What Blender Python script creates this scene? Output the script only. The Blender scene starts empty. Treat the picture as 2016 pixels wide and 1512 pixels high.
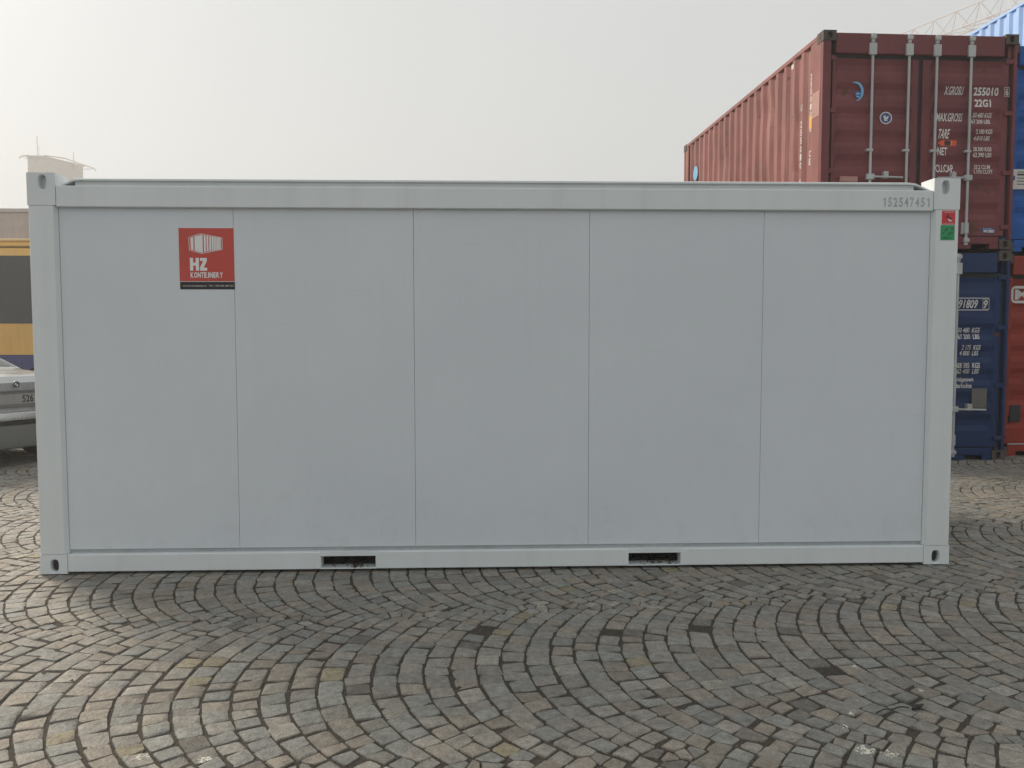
import bpy, bmesh, math, random
from mathutils import Vector, Matrix
random.seed(7)
R = math.radians
scene = bpy.context.scene
COL = scene.collection
# ------------------------------------------------------------------ camera
cam_d = bpy.data.cameras.new("Camera"); cam = bpy.data.objects.new("Camera", cam_d); COL.objects.link(cam)
cam.location = (-0.1406, -5.3717, 1.5571)
PITCH, YAW, ROLL = -0.0591, -0.0366, 0.0008
cam.matrix_world = Matrix.Translation(cam.location) @ Matrix.Rotation(YAW, 4, 'Z') @ Matrix.Rotation(PITCH, 4, 'X') @ Matrix.Rotation(ROLL, 4, 'Y') @ Matrix.Rotation(math.pi / 2, 4, 'X')
cam_d.sensor_width = 36; cam_d.lens = 36 * 1610.6 / 2016; cam_d.clip_start = 0.05; cam_d.clip_end = 2000
scene.camera = cam
# ------------------------------------------------------------------ sky, sun, exposure
SUN_EL, SUN_AZ = R(29), R(47)          # azimuth counted from +Y towards -X (behind the container, to its left)
w = bpy.data.worlds.new("World"); scene.world = w; w.use_nodes = True
nt = w.node_tree; nt.nodes.clear()
sky = nt.nodes.new("ShaderNodeTexSky"); sky.sky_type = 'NISHITA'; sky.sun_disc = False
sky.sun_elevation = SUN_EL; sky.sun_rotation = -SUN_AZ; sky.dust_density = 6; sky.air_density = 1.0; sky.ozone_density = 1
hs = nt.nodes.new("ShaderNodeHueSaturation"); hs.inputs['Saturation'].default_value = 0.28
mx = nt.nodes.new("ShaderNodeMix"); mx.data_type = 'RGBA'; mx.inputs[0].default_value = 0.90
mx.inputs[7].default_value = (7.15, 7.36, 7.35, 1)      # the fog bank overhead, an even pale grey
bg = nt.nodes.new("ShaderNodeBackground"); bg.inputs[1].default_value = 0.10
wo = nt.nodes.new("ShaderNodeOutputWorld")
nt.links.new(sky.outputs[0], hs.inputs['Color']); nt.links.new(hs.outputs[0], mx.inputs[6])
nt.links.new(mx.outputs[2], bg.inputs[0]); nt.links.new(bg.outputs[0], wo.inputs[0])
sun_d = bpy.data.lights.new("Sun", 'SUN'); sun_d.energy = 3.9; sun_d.angle = R(22); sun_d.color = (1.0, 0.87, 0.71)
sun = bpy.data.objects.new("Sun", sun_d); COL.objects.link(sun)
to_sun = Vector((-math.sin(SUN_AZ) * math.cos(SUN_EL), math.cos(SUN_AZ) * math.cos(SUN_EL), math.sin(SUN_EL)))
sun.rotation_euler = to_sun.to_track_quat('Z', 'Y').to_euler()
vs = scene.view_settings
vs.view_transform = 'Standard'; vs.look = 'None'; vs.exposure = 0.0; vs.gamma = 1; vs.use_curve_mapping = False

# ------------------------------------------------------------------ materials
def new_mat(name):
    m = bpy.data.materials.new(name); m.use_nodes = True
    return m, m.node_tree, m.node_tree.nodes['Principled BSDF']
def N(nt, t, **kw):
    n = nt.nodes.new(t)
    for k, v in kw.items():
        if k in n.inputs: n.inputs[k].default_value = v
        else: setattr(n, k, v)
    return n
def ramp(nt, src, p0, p1, c0=(0, 0, 0, 1), c1=(1, 1, 1, 1)):
    r = nt.nodes.new("ShaderNodeValToRGB"); e = r.color_ramp.elements
    e[0].position, e[1].position = p0, p1; e[0].color, e[1].color = c0, c1
    nt.links.new(src, r.inputs[0]); return r.outputs[0]
def mixc(nt, fac, a, b, mode='MIX'):
    m = nt.nodes.new("ShaderNodeMix"); m.data_type = 'RGBA'; m.blend_type = mode
    for i, v in ((0, fac), (6, a), (7, b)):
        if hasattr(v, 'links'): nt.links.new(v, m.inputs[i])
        else: m.inputs[i].default_value = v if i == 0 else (*v[:3], 1)
    return m.outputs[2]
def noise(nt, scale, detail=4, rough=.55, vec=None):
    n = N(nt, "ShaderNodeTexNoise", Scale=scale, Detail=detail, Roughness=rough)
    if vec: nt.links.new(vec, n.inputs['Vector'])
    return n.outputs['Fac']
def coords(nt, scale=(1, 1, 1), world=False):
    g = nt.nodes.new("ShaderNodeNewGeometry" if world else "ShaderNodeTexCoord")
    mp = nt.nodes.new("ShaderNodeMapping"); mp.inputs['Scale'].default_value = scale
    nt.links.new(g.outputs['Position' if world else 'Object'], mp.inputs[0]); return mp.outputs[0]
def bump(nt, b, h, strength, dist):
    n = N(nt, "ShaderNodeBump", Strength=strength, Distance=dist)
    nt.links.new(h, n.inputs['Height']); nt.links.new(n.outputs[0], b.inputs['Normal'])
def paint(name, c, rough=.45, var=.12, dirt=.25, dirtc=(.10, .085, .07), rust=0.0, metal=0.0, streak=True, bmp=.12):
    m, nt, b = new_mat(name)
    v = coords(nt, world=True)
    hi = [min(1, x * (1 + var)) for x in c]; lo = [x * (1 - var) for x in c]
    col = mixc(nt, ramp(nt, noise(nt, 1.7, 6, .6, v), .3, .7), lo, hi)
    if dirt:
        vv = coords(nt, (9, 9, .7) if streak else (2, 2, 2), world=True)
        d = ramp(nt, noise(nt, 1.0, 7, .65, vv), .48, .85, (0, 0, 0, 1), (dirt,) * 3 + (1,))
        col = mixc(nt, d, col, dirtc)
    if rust:
        r1 = ramp(nt, noise(nt, 5.5, 9, .72, v), .66 - rust * .1, .70 - rust * .1)
        col = mixc(nt, r1, col, (.10, .045, .022))
    nt.links.new(col, b.inputs['Base Color'])
    rr = N(nt, "ShaderNodeMapRange"); rr.inputs[3].default_value = rough - .1; rr.inputs[4].default_value = min(1, rough + .15)
    nt.links.new(noise(nt, 6, 5, .6, v), rr.inputs[0]); nt.links.new(rr.outputs[0], b.inputs['Roughness'])
    b.inputs['Metallic'].default_value = metal
    if rust: b.inputs['Specular IOR Level'].default_value = .22      # chalked, oxidised paint
    if bmp: bump(nt, b, noise(nt, 14, 6, .6, v), bmp, .004)
    return m
def flat(name, c, rough=.5, metal=0.0, **kw):
    return paint(name, c, rough, var=.06, dirt=kw.get('dirt', 0), metal=metal, bmp=0)

M = {}
def white_wall():
    m, nt, b = new_mat("white panel paint")
    v = coords(nt, world=True)
    col = mixc(nt, ramp(nt, noise(nt, .9, 5, .6, v), .3, .7), (.645, .690, .735), (.693, .738, .782))
    st = ramp(nt, noise(nt, 1, 8, .7, coords(nt, (14, 14, .5), world=True)), .55, .95, (0, 0, 0, 1), (.10,) * 3 + (1,))
    col = mixc(nt, st, col, (.33, .33, .31))
    mp = nt.nodes.new("ShaderNodeMapping"); mp.inputs['Rotation'].default_value = (0, .95, 0); mp.inputs['Scale'].default_value = (1.2, 1, 26)
    g = nt.nodes.new("ShaderNodeNewGeometry"); nt.links.new(g.outputs['Position'], mp.inputs[0])
    sc = ramp(nt, noise(nt, 1.6, 6, .7, mp.outputs[0]), .60, .78, (0, 0, 0, 1), (.16,) * 3 + (1,))
    col = mixc(nt, sc, col, (.40, .41, .40))
    spx = nt.nodes.new("ShaderNodeSeparateXYZ"); nt.links.new(g.outputs['Position'], spx.inputs[0])
    low = N(nt, "ShaderNodeMapRange"); low.inputs[1].default_value = .75; low.inputs[2].default_value = .1
    nt.links.new(spx.outputs[2], low.inputs[0])
    mu = N(nt, "ShaderNodeMath", operation='MULTIPLY'); nt.links.new(low.outputs[0], mu.inputs[0])
    nt.links.new(ramp(nt, noise(nt, 7, 8, .75, v), .52, .75, (0, 0, 0, 1), (.26,) * 3 + (1,)), mu.inputs[1])
    col = mixc(nt, mu.outputs[0], col, (.36, .34, .29))           # road splash on the lowest part
    nt.links.new(col, b.inputs['Base Color']); b.inputs['Roughness'].default_value = .42
    wv = N(nt, "ShaderNodeTexWave", Scale=22.0, Distortion=.15); wv.wave_type = 'BANDS'; wv.bands_direction = 'X'
    nt.links.new(v, wv.inputs[0])
    ad = N(nt, "ShaderNodeMath", operation='MULTIPLY_ADD'); ad.inputs[1].default_value = .12
    nt.links.new(wv.outputs['Fac'], ad.inputs[0]); nt.links.new(noise(nt, 1.1, 3, .5, v), ad.inputs[2])
    bump(nt, b, ad.outputs[0], .35, .006)
    return m
M['panel'] = white_wall()
M['frame'] = paint("white frame paint", (.715, .760, .770), .4, var=.03, dirt=.14, dirtc=(.30, .28, .24), bmp=.06)
M['flash'] = paint("grey sill flashing", (.42, .45, .46), .5, var=.1, dirt=.4)
M['dark'] = flat("dark cavity shade and backing", (.035, .034, .032), .8)  # even dark colour standing in for shade inside holes; also core and floors
M['black'] = flat("black print", (.012, .012, .012), .5)
M['ink'] = flat("blue black ink", (.02, .025, .045), .5)
M['plate'] = paint("dusty number plate", (.30, .30, .29), .5, dirt=.3)
M['letter'] = paint("worn white lettering", (.74, .72, .69), .6, var=.2, dirt=.75, dirtc=(.20, .09, .09), bmp=0)
M['white'] = flat("white print", (.82, .82, .80), .5)
M['offwhite'] = paint("worn white print", (.66, .64, .61), .6, var=.18, dirt=.35, bmp=0)
M['hzred'] = flat("red sticker vinyl", (.56, .060, .042), .35)
M['red_st'] = flat("warning red vinyl", (.62, .025, .035), .35)
M['green_st'] = flat("green vinyl", (.012, .30, .105), .35)
M['greenink'] = flat("dark green print", (.006, .13, .05), .4)
M['debris'] = paint("dirt and leaves", (.07, .06, .047), .9, var=.5, dirt=0, bmp=.6)
M['gasket'] = paint("door gasket rubber", (.022, .023, .026), .7, var=.2, dirt=.3)
M['galv'] = paint("galvanised bar", (.44, .46, .455), .45, var=.15, dirt=.45, dirtc=(.12, .075, .05), metal=.2)
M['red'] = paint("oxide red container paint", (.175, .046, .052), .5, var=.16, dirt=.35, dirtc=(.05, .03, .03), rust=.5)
M['redside'] = paint("sunlit side red container paint", (.285, .105, .098), .6, var=.24, dirt=.75, dirtc=(.42, .27, .22), rust=.3)  # paler copy of the red; the sunlit side's brightness is in the colour
M['redpatch'] = paint("repair patch paint", (.42, .22, .19), .6, dirt=.2)
M['cast'] = paint("weathered casting", (.085, .07, .062), .6, var=.25, dirt=.4, rust=.6)
M['navy'] = paint("navy container paint", (.010, .031, .100), .5, var=.22, dirt=.35, dirtc=(.05, .05, .045), rust=.3)
M['blue'] = paint("blue container paint", (.002, .095, .37), .45, var=.2, dirt=.3, dirtc=(.02, .03, .05), rust=.1)
M['orange'] = paint("red orange container paint", (.29, .037, .023), .5, var=.16, dirt=.4, dirtc=(.07, .03, .02), rust=.4)
M['pale'] = paint("pale blue container paint", (.33, .54, .90), .5, var=.1, dirt=.15)
M['yellow'] = flat("yellow label", (.75, .42, .02), .5)
M['skyblue'] = flat("light blue sticker", (.16, .42, .68), .5)
M['deepblue'] = flat("blue sticker", (.03, .05, .20), .5)
M['orangest'] = flat("orange sticker", (.75, .09, .03), .5)
M['silver'] = paint("silver car paint", (.52, .54, .54), .22, var=.03, dirt=.12, metal=.75, bmp=0)
M['carplastic'] = paint("grey bumper paint", (.20, .21, .21), .45, var=.06, dirt=.3, metal=.3, bmp=0)
M['rubber'] = flat("black rubber", (.018, .018, .018), .75)
M['glass'] = flat("dark tinted glass", (.075, .077, .075), .08)
M['chrome'] = flat("chrome", (.62, .62, .62), .15, 1.0)
M['tail'] = flat("red lamp lens", (.30, .012, .012), .15)
M['busorange'] = paint("orange coach paint", (.86, .51, .15), .35, var=.05, dirt=.15, bmp=0)
M['buscream'] = paint("cream coach roof paint", (.84, .62, .32), .4, var=.05, dirt=.2, bmp=0)
M['busblue'] = paint("violet blue coach paint", (.085, .09, .21), .35, var=.05, dirt=.2, bmp=0)
M['concrete'] = paint("brownish rendered wall", (.60, .48, .41), .85, var=.14, dirt=.35, dirtc=(.16, .12, .10))
M['tower'] = paint("pale rendered tower", (.60, .54, .48), .85, var=.06, dirt=.2)  # pale colour carries part of the fog's fading
M['crane'] = flat("fog paled crane red", (.78, .66, .62), .6)  # the fog's fading is put into this pale tone
M['cable'] = flat("black cable sheath", (.012, .012, .012), .5)

# ------------------------------------------------------------------ mesh helpers
def tag(o, label=None, cat=None, group=None, kind=None):
    for k, v in (('label', label), ('category', cat), ('group', group), ('kind', kind)):
        if v: o[k] = v
    return o
def thing(name, label, cat, loc=(0, 0, 0), rz=0, group=None):
    o = bpy.data.objects.new(name, None); COL.objects.link(o); o.empty_display_size = .2
    o.location = loc; o.rotation_euler = (0, 0, rz); return tag(o, label, cat, group)
class MB:
    def __init__(s): s.v = []; s.f = []
    def add(s, vs_, fs):
        b = len(s.v); s.v += [tuple(p) for p in vs_]; s.f += [tuple(b + i for i in f) for f in fs]; return s
    def box(s, x0, x1, y0, y1, z0, z1):
        return s.add([(x, y, z) for z in (z0, z1) for y in (y0, y1) for x in (x0, x1)],
                     [(0, 2, 3, 1), (4, 5, 7, 6), (0, 1, 5, 4), (1, 3, 7, 5), (3, 2, 6, 7), (2, 0, 4, 6)])
    def cbox(s, x0, x1, y0, y1, z0, z1, b=.006):
        lo = (x0, y0, z0); hi = (x1, y1, z1); vs_ = []; idx = {}
        for sx in (0, 1):
            for sy in (0, 1):
                for sz in (0, 1):
                    c = [(lo, hi)[q][k] for k, q in enumerate((sx, sy, sz))]; d = [b, b, b]
                    for k, q in enumerate((sx, sy, sz)): d[k] = -b if q else b
                    for ax in range(3):
                        p = [c[k] + (0 if k == ax else d[k]) for k in range(3)]
                        idx[(sx, sy, sz, ax)] = len(vs_); vs_.append(p)
        fs = []
        q4 = [(0, 0), (1, 0), (1, 1), (0, 1)]
        def mk(ax, side, a, c):
            k = [0, 0, 0]; k[ax] = side; o_ = [i for i in range(3) if i != ax]; k[o_[0]] = a; k[o_[1]] = c; return tuple(k)
        for ax in range(3):
            for side in (0, 1): fs.append([idx[mk(ax, side, a, c) + (ax,)] for a, c in q4])
        for ax in range(3):
            o_ = [i for i in range(3) if i != ax]
            for a, c in q4:
                def kk(t): k = [0, 0, 0]; k[ax] = t; k[o_[0]] = a; k[o_[1]] = c; return tuple(k)
                fs.append([idx[kk(0) + (o_[0],)], idx[kk(1) + (o_[0],)], idx[kk(1) + (o_[1],)], idx[kk(0) + (o_[1],)]])
        for k in [(a, b_, c) for a in (0, 1) for b_ in (0, 1) for c in (0, 1)]: fs.append([idx[k + (i,)] for i in range(3)])
        return s.add(vs_, fs)
    def tube(s, p, q, r, n=10, r2=None, cap=True):
        p, q = Vector(p), Vector(q); d = (q - p).normalized(); a = d.orthogonal().normalized(); b = d.cross(a); r2 = r if r2 is None else r2
        vs_ = [c + (a * math.cos(t) + b * math.sin(t)) * rr for c, rr in ((p, r), (q, r2)) for t in [2 * math.pi * i / n for i in range(n)]]
        fs = [(i, (i + 1) % n, n + (i + 1) % n, n + i) for i in range(n)]
        if cap: fs += [tuple(range(n - 1, -1, -1)), tuple(range(n, 2 * n))]
        return s.add(vs_, fs)
    def path(s, pts, r, n=6):
        for a, b in zip(pts, pts[1:]): s.tube(a, b, r, n)
        return s
    def prism(s, poly, axis, a, b):       # poly: 2-D points in the two other axes
        def P(u, v, t): return {'x': (t, u, v), 'y': (u, t, v), 'z': (u, v, t)}[axis]
        n = len(poly)
        return s.add([P(u, v, t) for t in (a, b) for u, v in poly],
                     [tuple(range(n)), tuple(range(2 * n - 1, n - 1, -1))] + [(i, n + i, n + (i + 1) % n, (i + 1) % n) for i in range(n)])
    def grid(s, rows):
        n = len(rows[0]); m = len(rows)
        return s.add([p for r in rows for p in r], [(j * n + i, j * n + i + 1, (j + 1) * n + i + 1, (j + 1) * n + i) for j in range(m - 1) for i in range(n - 1)])
    def disc(s, c, r, n=24, rx=None, y=None, r0=0):   # disc (or ring) in the XZ plane facing -Y
        cx, cz = c; rx = rx or r
        o_ = [(cx + rx * math.cos(2 * math.pi * i / n), y, cz + r * math.sin(2 * math.pi * i / n)) for i in range(n)]
        if not r0: return s.add(o_, [tuple(range(n))])
        i_ = [(cx + rx * r0 * math.cos(2 * math.pi * i / n), y, cz + r * r0 * math.sin(2 * math.pi * i / n)) for i in range(n)]
        return s.add(o_ + i_, [(i, (i + 1) % n, n + (i + 1) % n, n + i) for i in range(n)])
    def mesh(s, name, mat, smooth=0):
        me = bpy.data.meshes.new(name); me.from_pydata(s.v, [], s.f); me.validate()
        bm = bmesh.new(); bm.from_mesh(me); bmesh.ops.recalc_face_normals(bm, faces=bm.faces); bm.to_mesh(me); bm.free()
        if smooth:
            for p in me.polygons: p.use_smooth = True
            me.set_sharp_from_angle(angle=R(smooth))
        me.materials.append(mat if not isinstance(mat, str) else M[mat]); return me
    def build(s, name, mat, parent=None, smooth=0, kind=None):
        o = bpy.data.objects.new(name, s.mesh(name, mat, smooth)); COL.objects.link(o); o.parent = parent
        return tag(o, kind=kind)
def holed_block(mb, x0, x1, z0, z1, yf, yb, cx, cz, rx, rz, depth=.05, n=28):
    """block with an oval handling hole through its front (-Y) face"""
    ov = []; rc = []
    for i in range(n):
        t = 2 * math.pi * i / n + math.pi / n; c, s_ = math.cos(t), math.sin(t)
        e = .62
        ov.append((cx + rx * math.copysign(abs(c) ** e, c), cz + rz * math.copysign(abs(s_) ** .8, s_)))
        k = min((x1 - cx if c > 0 else cx - x0) / max(abs(c), 1e-6), (z1 - cz if s_ > 0 else cz - z0) / max(abs(s_), 1e-6)); rc.append([cx + k * c, cz + k * s_])
    for cnr in ((x0, z0), (x1, z0), (x1, z1), (x0, z1)):
        j = min(range(n), key=lambda i: (rc[i][0] - cnr[0]) ** 2 + (rc[i][1] - cnr[1]) ** 2); rc[j] = list(cnr)
    ch = .006
    v = [(x, yf, z) for x, z in rc] + [(cx + (x - cx) * 1.14, yf, cz + (z - cz) * 1.10) for x, z in ov] + [(x, yf + ch, z) for x, z in ov] + [(x, yf + depth, z) for x, z in ov]
    f = [(k * n + i, k * n + (i + 1) % n, (k + 1) * n + (i + 1) % n, (k + 1) * n + i) for k in range(3) for i in range(n)]
    f.append(tuple(range(3 * n, 4 * n)))
    v += [(x, yb, z) for x, z in rc]
    f += [(i, (i + 1) % n, 4 * n + (i + 1) % n, 4 * n + i) for i in range(n)] + [tuple(range(4 * n, 5 * n))]
    mb.add(v, f)
_font = None
def text_mesh(name, s, x0, x1, z0, z1, mat, shear=0.0, bold=0.0, outline=0.0, yfun=None, breaks=(), y=0.0):
    """lettering fitted to a box on a -Y facing surface"""
    cu = bpy.data.curves.new(name, 'FONT'); cu.body = s; cu.size = .1; cu.shear = shear; cu.resolution_u = 3; cu.offset = bold
    if outline: cu.fill_mode = 'NONE'; cu.bevel_depth = outline; cu.bevel_resolution = 0
    ob = bpy.data.objects.new(name, cu); me = bpy.data.meshes.new_from_object(ob)
    bpy.data.objects.remove(ob); bpy.data.curves.remove(cu)
    xs = [v.co.x for v in me.vertices]; ys = [v.co.y for v in me.vertices]
    ax, bx, ay, by = min(xs), max(xs), min(ys), max(ys)
    for v in me.vertices:
        v.co = Vector((x0 + (v.co.x - ax) / (bx - ax) * (x1 - x0), v.co.z * .3, z0 + (v.co.y - ay) / (by - ay) * (z1 - z0)))
    bm = bmesh.new(); bm.from_mesh(me)
    for b in breaks:
        bmesh.ops.bisect_plane(bm, geom=bm.verts[:] + bm.edges[:] + bm.faces[:], plane_co=(0, 0, b), plane_no=(0, 0, 1))
    for v in bm.verts: v.co.y += yfun(v.co.x, v.co.z) if yfun else y
    bm.to_mesh(me); bm.free(); me.materials.clear(); me.materials.append(M[mat]); me.name = name
    return me
def text(name, s, x0, x1, z0, z1, mat, parent, **kw):
    o = bpy.data.objects.new(name, text_mesh(name, s, x0, x1, z0, z1, mat, **kw)); COL.objects.link(o); o.parent = parent; return o

# ------------------------------------------------------------------ ground with setts laid in segmental arches
def ground():
    m, nt, b = new_mat("joint dirt and distant setts")
    v = coords(nt, world=True)
    n1 = noise(nt, 60, 6, .7, v)
    dirt = mixc(nt, ramp(nt, n1, .35, .7), (.020, .016, .012), (.085, .069, .052))
    dirt = mixc(nt, ramp(nt, noise(nt, 2.2, 5, .6, v), .58, .72, (0, 0, 0, 1), (.7, .7, .7, 1)), dirt, (.040, .044, .016))
    dirt = mixc(nt, ramp(nt, noise(nt, 260, 2, .5, v), .70, .76), dirt, (.26, .24, .21))
    vo = N(nt, "ShaderNodeTexVoronoi", Scale=8.5); vo.feature = 'DISTANCE_TO_EDGE'; nt.links.new(v, vo.inputs['Vector'])
    vc = N(nt, "ShaderNodeTexVoronoi", Scale=8.5); nt.links.new(v, vc.inputs['Vector'])
    bwn = nt.nodes.new("ShaderNodeRGBToBW"); nt.links.new(vc.outputs['Color'], bwn.inputs[0])
    st = mixc(nt, bwn.outputs[0], (.17, .155, .135), (.30, .28, .25))
    far = mixc(nt, ramp(nt, vo.outputs['Distance'], .03, .09), (.03, .025, .02), st)
    sp = nt.nodes.new("ShaderNodeSeparateXYZ"); g = nt.nodes.new("ShaderNodeNewGeometry"); nt.links.new(g.outputs['Position'], sp.inputs[0])
    gt = N(nt, "ShaderNodeMath", operation='GREATER_THAN'); gt.inputs[1].default_value = 9.0; nt.links.new(sp.outputs[1], gt.inputs[0])
    ab = N(nt, "ShaderNodeMath", operation='ABSOLUTE'); nt.links.new(sp.outputs[0], ab.inputs[0])
    gx = N(nt, "ShaderNodeMath", operation='GREATER_THAN'); gx.inputs[1].default_value = 9.6; nt.links.new(ab.outputs[0], gx.inputs[0])
    mxm = N(nt, "ShaderNodeMath", operation='MAXIMUM'); nt.links.new(gt.outputs[0], mxm.inputs[0]); nt.links.new(gx.outputs[0], mxm.inputs[1])
    nt.links.new(mixc(nt, mxm.outputs[0], dirt, far), b.inputs['Base Color']); b.inputs['Roughness'].default_value = .9
    bump(nt, b, n1, 1.0, .008)
    me = bpy.data.meshes.new("ground"); Z = -.0060
    me.from_pydata([(-400, -120, Z), (400, -120, Z), (400, 500, Z), (-400, 500, Z)], [], [(0, 1, 2, 3)]); me.materials.append(m)
    o = bpy.data.objects.new("ground", me); COL.objects.link(o); return tag(o, kind='structure')
GROUND = ground()

def sett_material():
    m, nt, b = new_mat("granite sett")
    v = coords(nt, world=True)
    at = nt.nodes.new("ShaderNodeAttribute"); at.attribute_name = "stone"
    grain = noise(nt, 170, 5, .8, v)
    col = mixc(nt, .75, at.outputs['Color'], ramp(nt, grain, .34, .68, (.38, .38, .38, 1), (1.55, 1.55, 1.55, 1)), 'MULTIPLY')
    blot = ramp(nt, noise(nt, 24, 5, .65, v), .32, .66, (.66, .65, .63, 1), (1.22, 1.22, 1.22, 1))
    col = mixc(nt, .9, col, blot, 'MULTIPLY')
    oil = ramp(nt, noise(nt, 9, 6, .7, v), .64, .74, (0, 0, 0, 1), (.6, .6, .6, 1))
    col = mixc(nt, oil, col, (.035, .032, .028))
    moss = ramp(nt, noise(nt, 3.1, 6, .65, v), .64, .80, (0, 0, 0, 1), (.4, .4, .4, 1))
    col = mixc(nt, moss, col, (.12, .105, .045))
    # spilled white paint: a few shaped splashes lying on the stones
    g = nt.nodes.new("ShaderNodeNewGeometry"); acc = None
    for (x, y, r) in ((1.295, -2.44, .075), (1.375, -2.46, .065), (1.40, -2.61, .04), (1.62, -1.66, .055), (1.375, -2.14, .03), (1.30, -2.25, .035), (-1.40, -2.36, .07), (-1.16, -2.40, .06), (1.78, -1.93, .03)):
        d = N(nt, "ShaderNodeVectorMath", operation='DISTANCE'); d.inputs[1].default_value = (x, y, 0); nt.links.new(g.outputs['Position'], d.inputs[0])
        mr = N(nt, "ShaderNodeMapRange"); mr.inputs[1].default_value = r; mr.inputs[2].default_value = r * .25; nt.links.new(d.outputs['Value'], mr.inputs[0])
        if acc is None: acc = mr.outputs[0]
        else:
            mm = N(nt, "ShaderNodeMath", operation='MAXIMUM'); nt.links.new(acc, mm.inputs[0]); nt.links.new(mr.outputs[0], mm.inputs[1]); acc = mm.outputs[0]
    ad = N(nt, "ShaderNodeMath", operation='MULTIPLY'); nt.links.new(acc, ad.inputs[0]); nt.links.new(ramp(nt, noise(nt, 75, 4, .7, v), .36, .70), ad.inputs[1])
    col = mixc(nt, ramp(nt, ad.outputs[0], .40, .48), col, (.74, .72, .62))
    nt.links.new(col, b.inputs['Base Color'])
    rr = N(nt, "ShaderNodeMapRange"); rr.inputs[3].default_value = .42; rr.inputs[4].default_value = .78
    nt.links.new(noise(nt, 40, 4, .6, v), rr.inputs[0]); nt.links.new(rr.outputs[0], b.inputs['Roughness'])
    h = N(nt, "ShaderNodeMath", operation='MULTIPLY_ADD'); h.inputs[1].default_value = .35
    nt.links.new(noise(nt, 190, 4, .7, v), h.inputs[0]); nt.links.new(noise(nt, 38, 5, .62, v), h.inputs[2])
    bump(nt, b, h.outputs[0], 1.0, .011)
    return m
M['sett'] = sett_material()

def clip(poly, px, py, nx, ny):          # keep the side where (p - P).n <= 0
    out = []; n = len(poly)
    for i in range(n):
        a, b = poly[i], poly[(i + 1) % n]
        da = (a[0] - px) * nx + (a[1] - py) * ny; db = (b[0] - px) * nx + (b[1] - py) * ny
        if da <= 0: out.append(a)
        if (da < 0 < db) or (db < 0 < da):
            t = da / (da - db); out.append((a[0] + t * (b[0] - a[0]), a[1] + t * (b[1] - a[1])))
    return out
def area(poly): return .5 * sum(poly[i][0] * poly[(i + 1) % len(poly)][1] - poly[(i + 1) % len(poly)][0] * poly[i][1] for i in range(len(poly)))
def inset(poly, d):
    """shrink a convex polygon by d"""
    n = len(poly); out = poly[:]
    for i in range(n):
        a, b = poly[i], poly[(i + 1) % n]; ex, ey = b[0] - a[0], b[1] - a[1]; L = math.hypot(ex, ey)
        if L < 1e-5: continue
        nx, ny = ey / L, -ex / L
        out = clip(out, a[0] - nx * d, a[1] - ny * d, nx, ny)
        if len(out) < 3: return []
    return out
def inset_sett(poly, c, rnd, edge):
    out = poly[:]; n = len(poly)
    for i in range(n):
        a, b = poly[i], poly[(i + 1) % n]; ex, ey = b[0] - a[0], b[1] - a[1]; L = math.hypot(ex, ey)
        if L < 1e-5: continue
        nx, ny = ey / L, -ex / L
        long_ = n == 4 and i % 2 == 1                      # joint between courses is wider than the butt joints
        d = rnd.uniform(.0014, .0052) if long_ else rnd.uniform(.0016, .0050)
        out = clip(out, a[0] - nx * d, a[1] - ny * d, nx, ny)
        if len(out) < 3: return []
    return out
def lowf(x, y): return .5 + .25 * (math.sin(x * 1.3 + 1.1 * math.sin(y * .9)) + math.sin(y * 1.7 + 2 + 1.3 * math.sin(x * .7 + 1)))

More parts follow.
